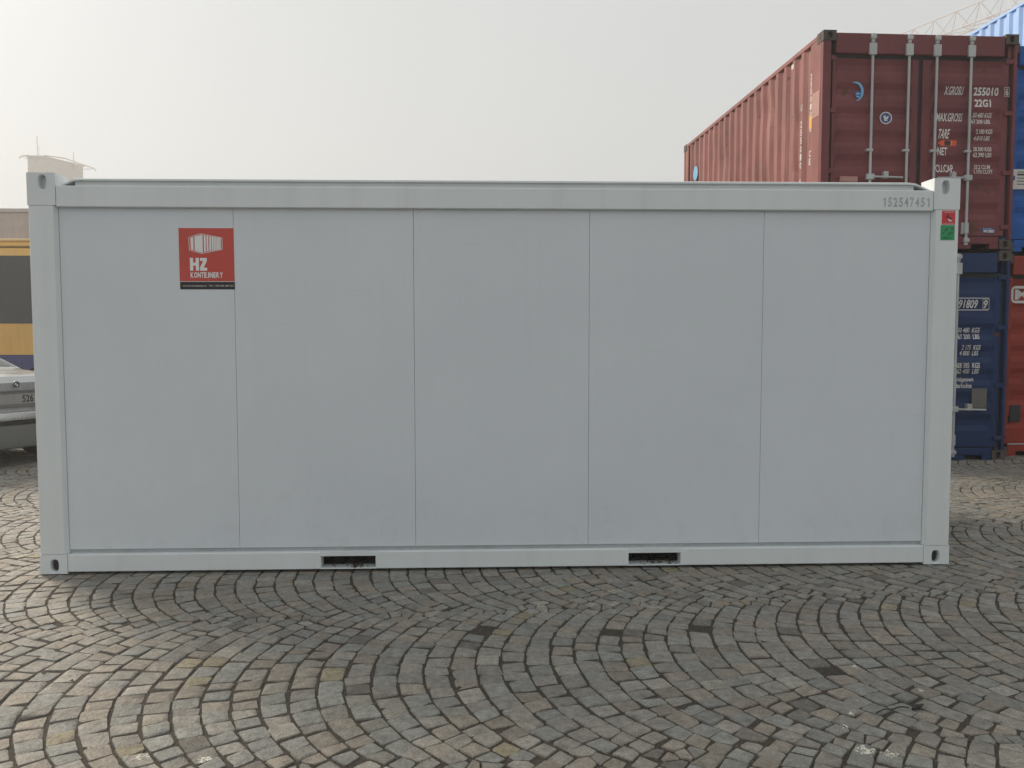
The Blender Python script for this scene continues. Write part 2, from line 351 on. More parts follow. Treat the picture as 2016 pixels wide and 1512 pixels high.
BAND, PITCHX, ROT = 1.66, .120, .065
RAD = BAND / math.sqrt(2)
cr, sr = math.cos(ROT), math.sin(ROT)
def g2w(a, b): return (a * cr - b * sr, a * sr + b * cr - .80)     # pattern frame -> world
def wanted(x, y):
    if y < -4.6 or y > 9 or x < -9.6 or x > 9.4: return False
    if y < 0 and abs(x) > 3.6 + .75 * max(0, y + 3) + 1.2: return False
    if -2.7 < x < 2.7 and .35 < y < 9: return False                 # under and behind the office container: never seen
    if 4.3 < x < 8.6 and y > 5.0: return False
    if x > 3.2 and y > 7.5: return False
    if y > 0 and x > 0 and x > 9.4: return False
    return True
def make_setts():
    rnd = random.Random(11); stones = []
    nb0, nb1 = -4, 7
    for band in range(nb0, nb1):
        v0 = band * BAND - BAND / 2; off = rnd.uniform(0, PITCHX)
        for i in range(-100, 100):
            ph = rnd.uniform(0, .1)
            wob = [rnd.uniform(-.006, .006) for _ in range(4)]
            s = -RAD * math.pi / 4 - ph
            while s < RAD * math.pi / 4 + .02:
                L = (.114 - .026 * min(1, abs(s / RAD) / .785)) * rnd.choice((.82, .90, .95, 1.0, 1.0, 1.05, 1.12, 1.28))
                t0, t1 = s / RAD, (s + L) / RAD; tm = (t0 + t1) / 2
                if abs(tm) < math.pi / 4 + .035:
                    q = []
                    for t, k in ((t0, 0), (t1, 1)):
                        jt = t + rnd.uniform(-.008, .008)
                        w_ = PITCHX * math.cos(jt) / 2 * rnd.uniform(.91, 1.02); cx_ = rnd.uniform(-.005, .005)
                        cx = i * PITCHX + off - RAD * math.cos(jt) + cx_; cy = v0 + RAD * math.sin(jt)
                        nx, ny = -math.cos(jt), math.sin(jt)
                        sk = rnd.uniform(-.20, .20)
                        a = (cx + nx * w_ - ny * sk * w_, cy + ny * w_ + nx * sk * w_); b = (cx - nx * w_ + ny * sk * w_, cy - ny * w_ - nx * sk * w_)
                        q.append((a, b))
                    poly = [q[0][0], q[0][1], q[1][1], q[1][0]]
                    if area(poly) < 0: poly.reverse()
                    c = (sum(p[0] for p in poly) / 4, sum(p[1] for p in poly) / 4)
                    wx, wy = g2w(*c)
                    if wanted(wx, wy): stones.append([poly, c, band, abs(tm) > .55])
                s += L
    near = {}; keep = []
    for s in stones:
        k = (round(s[1][0] / .1), round(s[1][1] / .1)); ok = True
        if s[3]:
            for dx in (-1, 0, 1):
                for dy in (-1, 0, 1):
                    for q in near.get((k[0] + dx, k[1] + dy), ()):
                        if q[2] != s[2] and math.hypot(q[1][0] - s[1][0], q[1][1] - s[1][1]) < .028: ok = False
        if ok: near.setdefault(k, []).append(s); keep.append(s)
    stones = keep
    # stones of neighbouring arch bands interlock: each pair is cut along the line midway between them
    cell = {}
    for k, s in enumerate(stones):
        if s[3]: cell.setdefault((round(s[1][0] / .2), round(s[1][1] / .2)), []).append(k)
    for k, s in enumerate(stones):
        if not s[3]: continue
        kx, ky = round(s[1][0] / .2), round(s[1][1] / .2)
        for dx in (-1, 0, 1):
            for dy in (-1, 0, 1):
                for j in cell.get((kx + dx, ky + dy), ()):
                    if stones[j][2] == s[2]: continue
                    c2 = stones[j][1]; vx, vy = c2[0] - s[1][0], c2[1] - s[1][1]; d = math.hypot(vx, vy)
                    if 1e-4 < d < .17: s[0] = clip(s[0], (s[1][0] + c2[0]) / 2, (s[1][1] + c2[1]) / 2, vx / d, vy / d)
                    if len(s[0]) < 3: break
                if len(s[0]) < 3: break
    gaps = ((-.12, -1.17), (.55, -1.17), (1.50, -1.68), (1.08, -1.12))          # setts missing or sunk
    out = []
    for poly, c, band, edge in stones:
        if len(poly) < 3 or area(poly) < .0013: continue
        poly = [g2w(*p) for p in poly]; cx, cy = g2w(*c)
        poly = inset_sett(poly, g2w(*c), rnd, edge)
        if len(poly) < 3 or area(poly) < .0009: continue
        # knock the corners off and roughen the outline
        rp = []
        n = len(poly)
        for i in range(n):
            a, b, d = poly[i - 1], poly[i], poly[(i + 1) % n]
            k1, k2 = rnd.uniform(.03, .13), rnd.uniform(.03, .13)
            rp.append((b[0] + (a[0] - b[0]) * k1, b[1] + (a[1] - b[1]) * k1)); rp.append((b[0] + (d[0] - b[0]) * k2, b[1] + (d[1] - b[1]) * k2))
        poly = [(p[0] + rnd.uniform(-.002, .002), p[1] + rnd.uniform(-.002, .002)) for p in rp]
        n = len(poly); cx = sum(p[0] for p in poly) / n; cy = sum(p[1] for p in poly) / n
        h = rnd.uniform(-.004, .002); tx, ty = rnd.uniform(-.035, .035), rnd.uniform(-.035, .035)
        if any(math.hypot(cx - a, cy - b) < .065 for a, b in gaps): h -= .017
        if -3.1 < cx < 3.1 and cy > -.12: h = min(h, -.003); tx *= .2; ty *= .2
        vs_ = []; mid = rnd.uniform(-.001, .003)
        for k, (sc, z) in enumerate(((1.0, -.03), (.998, -.0048), (.955, -.0006), (.60, mid * .6))):
            for x, y in poly:
                X, Y = cx + (x - cx) * sc, cy + (y - cy) * sc
                vs_.append((X, Y, z + h + (X - cx) * tx + (Y - cy) * ty + (rnd.uniform(-.0016, .0016) if k >= 2 else 0)))
        vs_.append((cx, cy, h + mid + rnd.uniform(-.001, .001)))
        fs = [(k * n + i, k * n + (i + 1) % n, (k + 1) * n + (i + 1) % n, (k + 1) * n + i) for k in range(3) for i in range(n)]
        fs += [(3 * n + i, 3 * n + (i + 1) % n, 4 * n) for i in range(n)]
        u = rnd.random(); lf = lowf(cx, cy); L = rnd.uniform(.84, 1.16)
        if u < .40 + .3 * (lf - .5): c = (.205, .198, .184)
        elif u < .62: c = (.192, .199, .193)
        elif u < .86: c = (.215, .195, .170)
        elif u < .876: c = (.235, .210, .148)
        elif u < .975: c = (.245, .235, .215)
        else: c = (.13, .122, .112)
        out.append((vs_, fs, tuple(x * L * k for x, k in zip(c, (1.24, 1.215, 1.155))), (cx, cy)))
    return out
SETTS = make_setts()
def sett_mesh(name, group):
    vs_, fs, cols = [], [], []
    for v, f, c, _ in group:
        b = len(vs_); vs_ += v; fs += [tuple(b + i for i in q) for q in f]; cols += [c] * len(v)
    me = bpy.data.meshes.new(name); me.from_pydata(vs_, [], fs)
    a = me.attributes.new("stone", 'FLOAT_COLOR', 'POINT')
    a.data.foreach_set("color", [k for c in cols for k in (*c, 1.0)])
    for p in me.polygons: p.use_smooth = True
    me.set_sharp_from_angle(angle=R(48)); me.materials.append(M['sett']); return me
inv = cam.matrix_world.inverted()
def screen_size(s):
    p = inv @ Vector((*s[3], 0)); d = -p.z
    if d < .3 or abs(p.x / d) > .626 or abs(p.y / d) > .47: return 0
    return 1 / d
order = sorted(range(len(SETTS)), key=lambda k: -screen_size(SETTS[k]))
for k in order[:300]:
    o = bpy.data.objects.new("cobblestone", sett_mesh("cobblestone", [SETTS[k]])); COL.objects.link(o); o.parent = GROUND
o = bpy.data.objects.new("cobblestones", sett_mesh("cobblestones", [SETTS[k] for k in order[300:]])); COL.objects.link(o); o.parent = GROUND; tag(o, kind='stuff')
def grit():
    rnd = random.Random(3); vs_, fs = [], []
    for _ in range(9000):
        t = rnd.random(); y = -4.0 + 3.9 * rnd.random(); x = rnd.uniform(-3.4, 3.4); r = rnd.uniform(.0012, .0038)
        z = -.0055 + r * .4; b = len(vs_)
        vs_ += [(x + r * rnd.uniform(.6, 1.3), y, z), (x - r, y + r * rnd.uniform(-.4, .4), z), (x, y + r * rnd.uniform(.6, 1.3), z), (x, y - r, z), (x, y, z + r * rnd.uniform(.5, 1)), (x, y, z - r)]
        fs += [tuple(b + i for i in q) for q in ((0, 2, 4), (2, 1, 4), (1, 3, 4), (3, 0, 4))]
    me = bpy.data.meshes.new("joint_grit"); me.from_pydata(vs_, [], fs)
    me.materials.append(paint("pale grit", (.22, .19, .155), .85, var=.7, dirt=0, bmp=0))
    o = bpy.data.objects.new("joint_grit", me); COL.objects.link(o); o.parent = GROUND; tag(o, kind='stuff')
grit()

# ------------------------------------------------------------------ the white office container
def office_container():
    T = thing("office_container", "long white office container with five plain wall panels standing on the cobbles", "container", (0, 0, .003))
    hw, D, H = 3.029, 2.438, 2.591
    # corner castings (front ones carry the oval handling holes)
    for sx in (-1, 1):
        x0, x1 = sorted((sx * hw, sx * 2.853))
        mb = MB(); holed_block(mb, x0, x1, 2.386, H, 0, .165, sx * 2.932, 2.530, .024, .044); mb.build("corner_casting", 'frame', T)
        mb = MB(); holed_block(mb, x0, x1, 0.0, .128, 0, .165, sx * 2.936, .054, .025, .040); mb.build("corner_casting", 'frame', T)
        MB().disc((sx * 2.936, .054), .037, 20, rx=.022, y=.030).build("casting_hole_shade", 'dark', T)  # dark disc set into the hole as its shade
        MB().cbox(x0, x1, D - .165, D, 2.386, H).build("corner_casting", 'frame', T)
        MB().cbox(x0, x1, D - .165, D, 0, .128).build("corner_casting", 'frame', T)
        # posts: folded profile with a chamfer towards the panels
        i0 = sx * 2.853
        prof = [(sx * (hw - .004), .006), (sx * (hw - .010), .0), (i0 + sx * .022, .0), (i0 + sx * .016, .002), (i0, .030), (i0, .09), (sx * (hw - .09), .16), (sx * (hw - .004), .16)]
        MB().prism(prof, 'z', .1305, 2.3835).build("corner_post", 'frame', T)
        prof2 = [(x, D - y) for x, y in prof]
        MB().prism(prof2, 'z', .1305, 2.3835).build("corner_post", 'frame', T)
    # top rails
    MB().cbox(-2.8515, 2.8515, .001, .10, 2.376, 2.511, .005).build("top_rail", 'frame', T)
    MB().cbox(-2.8515, 2.8515, D - .10, D - .001, 2.376, 2.511, .005).build("top_rail", 'frame', T)
    for sx in (-1, 1):
        a, b = sorted((sx * (hw - .001), sx * (hw - .10)))
        MB().cbox(a, b, .167, D - .167, 2.376, 2.511, .005).build("top_rail", 'frame', T)
        MB().cbox(a, b, .167, D - .167, .012, .127, .005).build("bottom_rail", 'frame', T)
    # bottom rails with fork pockets
    for y0, y1, nm in ((.001, .10, 'f'), (D - .10, D - .001, 'b')):
        mb = MB(); P = [(-2.8515, -1.209), (-.850, .838), (1.189, 2.8515)]
        for a, b in P: mb.cbox(a, b, y0, y1, .012, .127, .004)
        for a, b in ((-1.209, -.850), (.838, 1.189)):
            mb.box(a - .002, b + .002, y0 + .001, y1, .099, .1262); mb.box(a - .002, b + .002, y0 + .001, y1, .013, .019)
        mb.build("bottom_rail", 'frame', T)
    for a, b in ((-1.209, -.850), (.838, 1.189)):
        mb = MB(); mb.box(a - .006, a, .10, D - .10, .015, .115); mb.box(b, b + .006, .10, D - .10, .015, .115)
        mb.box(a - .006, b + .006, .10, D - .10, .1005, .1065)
        mb.build("fork_pocket", 'dark', T)  # tunnel walls coloured dark for the shade inside
        MB().box(a, b, 1.2, 1.21, .015, .1005).build("pocket_dark_sheet", 'dark', T)  # dark sheet across the tunnel, halfway back
        # leaves and grit blown into the pocket mouth
        rnd = random.Random(int(a * 100)); mb = MB()
        for _ in range(34):
            x = a + .05 + (b - a - .06) * rnd.random() ** .8; y = rnd.uniform(.002, .12); z = .018; r = rnd.uniform(.006, .018)
            q = [(x + r * rnd.uniform(-1, 1), y + r * rnd.uniform(-1, 1), z + r * rnd.uniform(-.1, 1.1)) for _ in range(5)]
            mb.add(q, [(0, 1, 2), (0, 2, 3), (0, 3, 4), (0, 1, 4), (1, 2, 3)])
        mb.build("pocket_debris", 'debris', T, kind='stuff')
    # sill flashing, backing and floor
    MB().box(-2.853, 2.853, .050, .11, .120, .165).build("sill_flashing", 'flash', T)
    MB().box(-2.87, 2.87, .075, D - .075, .125, 2.45).build("core", 'dark', T)
    # wall panels
    xs = [-2.852, -1.7465, -.5855, .5685, 1.729, 2.852]
    for a, b in zip(xs, xs[1:]):
        MB().cbox(a + .0009, b - .0009, .034, .074, .153, 2.388, .0016).build("wall_panel", 'panel', T)
        MB().cbox(a + .0016, b - .0016, D - .074, D - .034, .153, 2.388, .003).build("wall_panel", 'panel', T)
    for sx in (-1, 1):
        for a, b in ((.10, 1.218), (1.22, D - .10)):
            p, q = sorted((sx * (hw - .034), sx * (hw - .150))); MB().cbox(p, q, a, b, .128, 2.376, .003).build("wall_panel", 'panel', T)
    # roof sheet with turned-down ends and its upstand
    top = [(-2.848, 2.513), (-2.832, 2.519), (-2.742, 2.558), (-2.70, 2.562), (2.69, 2.566), (2.735, 2.561), (2.826, 2.522), (2.846, 2.514)]
    rows = [[(x, y, z + dz) for x, z in top] for y, dz in ((.016, -.019), (.008, -.017), (.010, -.006), (.030, .0), (D - .03, .0), (D - .01, -.006), (D - .008, -.017), (D - .016, -.019), (.016, -.019))]
    MB().grid(rows).build("roof_sheet", 'frame', T)
    MB().box(-2.74, 2.73, .030, D - .05, 2.509, 2.547).build("roof_upstand", 'frame', T)
    # unit number on the top rail, hollow digits
    un = MB().box(2.50, 2.84, .0006, .002, 2.398, 2.467).build("unit_number", 'frame', T)
    for k, ch in enumerate("152547451"):
        x = 2.508 + k * .0368
        if ch == '1':
            pts = [(x + .0125, 2.403), (x + .0185, 2.403), (x + .0185, 2.462), (x + .0145, 2.462), (x + .005, 2.451), (x + .0055, 2.447), (x + .0125, 2.453)]
            MB().path([(a, .0002, b) for a, b in pts + pts[:1]], .0008, 4).build("digit", 'ink', un)
        else: text("digit", ch, x, x + .0245, 2.403, 2.462, 'ink', un, outline=.0015, y=.0002)
    # warning stickers on the right post
    s = MB().box(2.909, 2.999, -.0012, .002, 2.287, 2.380).build("red_sticker", 'red_st', T); tag(s, label="square red warning sticker")
    for z in (2.2935, 2.3745): MB().box(2.916, 2.992, -.0022, -.0013, z, z + .002).build("sticker_border", 'offwhite', s)
    text("sticker_print", "WARNING", 2.922, 2.986, 2.3635, 2.370, 'offwhite', s, y=-.002)
    MB().add([(2.936, -.002, 2.342), (2.962, -.002, 2.338), (2.975, -.002, 2.326), (2.970, -.002, 2.320), (2.956, -.002, 2.331), (2.934, -.002, 2.336)], [(0, 1, 2, 3, 4, 5)]).disc((2.951, 2.350), .006, 12, y=-.0021).build("sticker_pictogram", 'black', s)
    MB().add([(2.950, -.0023, 2.327), (2.975, -.0023, 2.316), (2.978, -.0023, 2.309), (2.962, -.0023, 2.306), (2.952, -.0023, 2.314)], [(0, 1, 2, 3, 4)]).build("sticker_pictogram", 'offwhite', s)
    s = MB().box(2.902, 2.998, -.0012, .002, 2.184, 2.2835).build("green_sticker", 'green_st', T); tag(s, label="square green sticker")
    mb = MB()
    for q in (((2.925, 2.247), (2.945, 2.268), (2.955, 2.262), (2.938, 2.243)), ((2.965, 2.270), (2.988, 2.270), (2.985, 2.25)), ((2.912, 2.235), (2.928, 2.240), (2.922, 2.222)), ((2.948, 2.225), (2.98, 2.245), (2.985, 2.233), (2.955, 2.214))):
        mb.add([(x, -.002, z) for x, z in q], [tuple(range(len(q)))])
    mb.box(2.920, 2.950, -.0022, -.0013, 2.194, 2.204).box(2.955, 2.975, -.0022, -.0013, 2.196, 2.203).build("sticker_print", 'greenink', s)
    # company sticker
    Y = .0328
    S = MB().box(-2.096, -1.745, Y, Y + .003, 1.9075, 2.249).build("company_sticker", 'hzred', T); tag(S, label="red company sticker with a container drawing and white lettering")
    X = lambda u: -2.096 + (u - 208) / (1222 - 208) * .351
    Zf = lambda v: 2.249 - (v - 185) / (1320 - 185) * .393
    def poly(mat, pts, name="sticker_print", dy=0): MB().add([(X(u), Y - .0012 - dy, Zf(v)) for u, v in pts], [tuple(range(len(pts)))]).build(name, mat, S)
    strip = MB().box(-2.094, -1.743, Y + .0002, Y + .003, 1.855, 1.904).build("sticker_strip", 'black', S)
    MB().box(-2.094, -1.744, Y, Y + .003, 1.9042, 1.9072).build("sticker_line", 'white', S)
    # drawing of a container in perspective
    def seg(p, q, wd=6):
        (a, b), (c, d) = p, q; L = math.hypot(c - a, d - b); nx, ny = -(d - b) / L * wd / 2, (c - a) / L * wd / 2
        return [(a + nx, b + ny), (c + nx, d + ny), (c - nx, d - ny), (a - nx, b - ny)]
    hexa = [(395, 360), (600, 290), (1008, 365), (1008, 580), (625, 655), (400, 590)]
    mb = MB()
    for p, q in zip(hexa, hexa[1:] + hexa[:1]): mb.add([(X(u), Y - .0012, Zf(v)) for u, v in seg(p, q, 10)], [(0, 1, 2, 3)])
    mb.build("sticker_print", 'white', S)
    poly('white', [(425, 372), (480, 348), (480, 600), (428, 580)], dy=.0002)
    poly('white', [(500, 340), (648, 305), (652, 632), (625, 640), (500, 604)], dy=.0002)
    for k, u in enumerate((670, 722, 772, 815, 850, 882, 910, 934, 955, 972)):
        wd = 36 - 2.6 * k; t = 318 + (u - 670) * .155; b_ = 628 - (u - 670) * .165
        poly('white', [(u, t), (u + wd, t + wd * .155), (u + wd, b_ - wd * .165), (u, b_)], dy=.0002)
    MB().add([(X(u), Y - .0014, Zf(v)) for u, v in ((405, 738), (465, 738), (465, 825), (512, 825), (512, 738), (572, 738), (572, 975), (512, 975), (512, 880), (465, 880), (465, 975), (405, 975))], [tuple(range(12))]).build("sticker_lettering", 'white', S)
    MB().add([(X(u), Y - .0014, Zf(v)) for u, v in ((592, 738), (718, 738), (718, 795), (660, 920), (722, 920), (722, 975), (588, 975), (588, 920), (650, 795), (592, 795))], [tuple(range(10))]).build("sticker_lettering", 'white', S)
    u0 = 412
    for ch, wd in zip("KONTEJNERY", (66, 66, 66, 56, 54, 48, 66, 54, 64, 68)):
        text("sticker_lettering", ch, X(u0), X(u0 + wd - 9), Zf(1108), Zf(1003), 'white', S, bold=.0035, y=Y - .0014); u0 += wd
    text("sticker_lettering", "www.hz-kontejnery.cz   Tel.: +420 606 888 505", X(262), X(1205), Zf(1278), Zf(1240), 'offwhite', strip, bold=.001, y=Y - .0010)
    # scuffs on the rail edge
    return T
office_container()

# ------------------------------------------------------------------ shipping containers
CW, CL, CH = 2.438, 6.058, 2.591
BANDS = (2.235, 1.95, 1.665, 1.385, 1.10, .815, .53)
YD = .030                                   # door skin behind the front of the frame
def door_y(x, z):
    if not ((.170 < x < 1.130) or (1.352 < x < 2.285)): return YD
    for c in BANDS:
        if c - .165 < z < c + .04:
            for (za, ya), (zb, yb) in zip(((c + .04, 0), (c - .035, .024), (c - .10, .024)), ((c - .035, .024), (c - .10, .024), (c - .165, 0))):
                if zb <= z <= za: return YD + ya + (yb - ya) * (za - z) / (za - zb)
    return YD
ZB = sorted(b for c in BANDS for b in (c + .04, c - .035, c - .10, c - .165))
def shipping_container(label, loc, rz, front, side, group, bars=True, bar4=1.849, handle=(.86, -1), lettering=(), dents=False, castmat='cast'):
    T = thing("shipping_container", label, "container", loc, rz, group)
    # castings
    for x0 in (0, CW - .162):
        for z0 in (0, CH - .118):
            mb = MB(); holed_block(mb, x0 - (.004 if x0 == 0 else -.004), x0 + .162 - (.004 if x0 == 0 else -.004), z0, z0 + .118, -.006, .172, x0 + .081, z0 + .058, .030, .038)
            cst = mb.build("corner_casting", castmat, T)
            MB().box(x0 - (.004 if x0 == 0 else -.004), x0 + .162 - (.004 if x0 == 0 else -.004), CL - .172, CL + .006, z0, z0 + .118).build("corner_casting", castmat, T)
            if x0 == 0: MB().add([(-.0046, .086 + .026 * math.cos(t), z0 + .058 + .036 * math.sin(t)) for t in [k * math.pi / 8 for k in range(16)]], [tuple(range(16))]).build("side_hole_shade", 'dark', cst)  # flat dark patch painted as the shaded side opening, no recess cut
    # corner posts: front face in the door colour, long-side face in the side colour
    for x0, x1 in ((.001, .10), (CW - .040, CW - .001)):
        MB().cbox(x0, x1, 0, .07, .120, CH - .120, .006).build("corner_post", front, T)
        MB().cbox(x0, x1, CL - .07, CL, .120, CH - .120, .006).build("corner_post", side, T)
        MB().cbox(*((.002, .075) if x0 < 1 else (CW - .075, CW - .002)), .071, .30, .160, CH - .062, .004).build("post_flange", side, T)
    MB().cbox(.164, CW - .164, .002, .10, 2.326, 2.566, .008).build("door_header", front, T)
    sill = MB().cbox(.164, CW - .164, .004, .09, .060, .150, .006)
    for a, b in ((.164, .28), (.52, 1.92), (2.16, CW - .164)): sill.box(a, b, .006, .088, .004, .0605)
    sill.build("door_sill", front, T)
    # gaskets behind and between the doors
    MB().box(.10, CW - .039, .062, .098, .150, 2.327).build("door_gasket", 'gasket', T)
    for dk, (xl, xr, xa, xb) in enumerate(((.135, 1.206, .170, 1.130), (1.262, 2.350, 1.352, 2.285))):
        zs = [.165] + ZB + [2.268]
        rows = []
        for z in zs:
            d = door_y((xa + xb) / 2, z) - YD
            rows.append([(xl, YD, z), (xa, YD, z), (xa + .03, YD + d, z), (xb - .03, YD + d, z), (xb, YD, z), (xr, YD, z)])
        mb = MB().grid(rows); mb.box(xl, xl + .03, YD + .001, .075, .165, 2.268); mb.box(xr - .03, xr, YD + .001, .075, .165, 2.268)
        mb.box(xl + .03, xr - .03, YD + .001, .075, .165, .18); mb.box(xl + .03, xr - .03, YD + .001, .075, 2.262, 2.268)
        door = mb.build("door", front, T)
        xh = (.105, .165) if dk == 0 else (2.30, 2.415)
        for z in (2.33 - .06, 1.65, .93, .27): MB().cbox(*xh, YD - .022, YD + .004, z - .028, z + .028, .005).build("hinge", front, door)
        if bars:
            for bi, x in enumerate(((.613, 1.068), (1.416, bar4))[dk]):
                bar = MB().tube((x, YD - .032, .09), (x, YD - .032, 2.53), .0165, 12).build("locking_bar", 'galv', door, smooth=40)
                for z0, z1 in ((2.305, 2.445), (.180, .320)):
                    MB().cbox(x - .050, x + .040, -.030 if z0 > 2 else YD - .020, .004 if z0 > 2 else YD + .002, z0, z1, .004).tube((x, YD - .032, z0 + .01), (x, YD - .032, z1 - .01), .029, 12).build("bar_bracket", 'galv', bar, smooth=40)
                for z0, z1 in ((2.49, 2.545), (.075, .125)):
                    MB().cbox(x - .035, x + .035, -.034, .004, z0, z1, .008).tube((x, YD - .032, z0 - .03), (x, YD - .032, z1 + .012), .024, 10).build("bar_cam", 'galv', bar, smooth=40)
                MB().cbox(x - .055, x + .026, YD - .050, YD + .002, 1.165, 1.195, .004).build("bar_guide", 'galv', bar)
                hz, hd = handle
                if (dk == 0 and bi == 0) or (dk == 1 and bi == 1):
                    dr = hd if dk else -hd
                    MB().cbox(x - .05, x + .05, YD - .058, YD - .006, hz - .035, hz + .035, .008).tube((x + dr * .03, YD - .052, hz), (x + dr * .40, YD - .056, hz - .008), .013, 8).cbox(min(x + dr * .16, x + dr * .22), max(x + dr * .16, x + dr * .22), YD - .06, YD + .012, hz - .02, hz + .065, .004).build("door_handle", 'galv', bar)
        for nm, s, x0, x1, z0, z1, mt, kw in [q for q in lettering if q[8 - 1].get('door', 0) == dk]:
            kw = {k: v for k, v in kw.items() if k != 'door'}
            text(nm, s, x0, x1, z0, z1, mt, door, yfun=lambda x, z: door_y(x, z) - .0022, breaks=[b for b in ZB if z0 < b < z1], **kw)
    # long sides: trapezoidal corrugation between rails
    P, dp = .2785, .036
    pro = []; y = .300
    while y < CL - .36:
        pro += [(y, 0), (y + .072, 0), (y + .140, dp), (y + .210, dp)]; y += P
    pro += [(CL - .28, 0), (CL - .075, 0)]; pro = [(.20, 0)] + pro
    rnd = random.Random(5)
    dl = [(rnd.uniform(.8, 5.5), rnd.uniform(.7, 2.2), rnd.uniform(.08, .25), rnd.uniform(.008, .022)) for _ in range(16)] if dents else []
    for sx in (0, 1):
        rows = []
        for k in range(19 if dents else 2):
            z = .155 + (CH - .065 - .155) * k / (18 if dents else 1)
            row = []
            for yy, d in pro:
                e = .008 + d + sum(a * math.exp(-((yy - cy) ** 2 + (z - cz) ** 2) / r ** 2) for cy, cz, r, a in dl)
                row.append((e if sx == 0 else CW - e, yy, z))
            rows.append(row)
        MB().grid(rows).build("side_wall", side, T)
        a, b = (.002, .062) if sx == 0 else (CW - .062, CW - .002)
        MB().cbox(a, b, .173, CL - .173, CH - .066, CH - .006, .006).build("top_side_rail", side, T)
        MB().cbox(a, b, .173, CL - .173, .020, .158, .006).build("bottom_side_rail", side, T)
    MB().box(.06, CW - .06, .10, CL - .05, CH - .045, CH - .022).build("roof", side, T)
    MB().box(.06, CW - .06, .09, CL - .05, .060, .150).build("floor", 'dark', T)
    MB().box(.10, CW - .10, CL - .05, CL - .02, .150, CH - .06).build("end_wall", side, T)
    MB().box(.164, CW - .164, CL - .055, CL - .004, CH - .12, CH - .01).build("end_header", side, T)
    return T
SX, SY, SA = 3.961, 4.5134, .0297
def z_(a, b): return a - CH, b - CH
CB = CH + .028
L = []
def lt(s, x0, x1, zt, zb, mat='offwhite', shear=0, bold=.002, door=1, base=CB, nm="lettering"): L.append((nm, s, x0 + .018, x1 + .018, zb - base + (.008 if base else 0), zt - base + (.008 if base else 0), mat, dict(shear=shear, bold=bold if zt - zb > .08 else .0016, door=door)))
lt("255010", 1.903, 2.222, 4.575, 4.478, 'letter', 0, .003); lt("6", 2.297, 2.335, 4.565, 4.478, 'letter', 0, .002)
lt("22G1", 1.908, 2.117, 4.430, 4.336, 'letter', 0, .003)
lt("X.GROSU", 1.530, 1.777, 4.580, 4.480, shear=.25); lt("MAX.GROSS", 1.440, 1.775, 4.262, 4.160, 'letter', .22)
lt("30.480 KGS", 1.900, 2.148, 4.271, 4.213, shear=.25); lt("67.200 LBS", 1.886, 2.124, 4.192, 4.138, 'letter')
lt("TARE", 1.465, 1.608, 4.064, 3.956, 'letter', .2); lt("2.180 KGS", 1.939, 2.148, 4.068, 4.013, 'letter'); lt("4.810 LBS", 1.923, 2.131, 3.991, 3.939, shear=.25)
lt("NET", 1.453, 1.578, 3.842, 3.748, 'letter'); lt("28.300 KGS", 1.908, 2.143, 3.853, 3.803, 'letter'); lt("62.390 LBS", 1.910, 2.145, 3.785, 3.731, 'letter')
lt("CU.CAP.", 1.444, 1.679, 3.640, 3.541, 'letter'); lt("33.2 CU.M", 1.941, 2.144, 3.643, 3.590, 'letter'); lt("1.170 CU.FT", 1.930, 2.170, 3.581, 3.529, 'letter')
GRP = "shipping containers stacked behind the office container"
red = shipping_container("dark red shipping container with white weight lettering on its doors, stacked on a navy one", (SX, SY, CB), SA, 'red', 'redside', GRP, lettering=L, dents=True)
def child_box(parent, name, mat, x0, x1, y0, y1, z0, z1, b=0):
    mb = MB(); (mb.cbox(x0, x1, y0, y1, z0, z1, b) if b else mb.box(x0, x1, y0, y1, z0, z1)); return mb.build(name, mat, parent)
for x in (.04, CW - .122):
    for y in (.03, CL - .12): child_box(red, "twist_lock", 'cast', x, x + .082, y, y + .09, -.027, .004)
# check-digit frame, stickers
def frame_ring(parent, x0, x1, z0, z1, t, y, mat, name):
    MB().box(x0, x1, y, y + .001, z0, z0 + t).box(x0, x1, y, y + .001, z1 - t, z1).box(x0, x0 + t, y, y + .001, z0 + t, z1 - t).box(x1 - t, x1, y, y + .001, z0 + t, z1 - t).build(name, mat, parent)
frame_ring(red, 2.302, 2.366, 4.474 - CB, 4.586 - CB, .005, YD - .0025, 'offwhite', "check_digit_frame")
def sticker(parent, cx, cz, r, mats, y, rx=None, cres=False):
    s = MB().disc((cx, cz), r, 28, rx=rx, y=y).build("round_sticker", mats[0], parent)
    return s
s1 = MB()
n = 30
o_ = []; i_ = []
for k in range(n + 1):
    t = R(118) - R(205) * k / n
    o_.append((.428 + .096 * math.cos(t), YD - .003, 1.884 + .114 * math.sin(t))); wdt = .028 * math.sin(math.pi * (k + .6) / (n + 1.2)) + .004
    i_.append((.428 + (.096 - wdt) * math.cos(t), YD - .003, 1.884 + (.114 - wdt * 1.2) * math.sin(t)))
s1.add(o_ + i_, [(k, k + 1, n + 2 + k, n + 1 + k) for k in range(n)])
ss = s1.build("round_sticker", 'skyblue', red); tag(ss, label="torn light blue round sticker")
MB().disc((.455, 1.850), .048, 18, rx=.042, y=YD - .0028).build("sticker_emblem", 'deepblue', ss)
MB().add([(x, YD - .0034, z) for x, z in ((.425, 1.86), (.45, 1.872), (.487, 1.862), (.48, 1.845), (.455, 1.85), (.43, 1.838))], [(0, 1, 2, 3, 4, 5)]).disc((.452, 1.822), .012, 12, rx=.02, y=YD - .0034).build("sticker_print", 'skyblue', ss)
yy = YD + .030
ss = MB().disc((.810, 4.192 - CB), .074, 28, rx=.078, y=YD - .0030).build("round_sticker", 'offwhite', red); tag(ss, label="small dark blue round sticker with a pale rim")
MB().disc((.810, 4.192 - CB), .060, 24, rx=.064, y=YD - .0036).build("sticker_emblem", 'deepblue', ss)
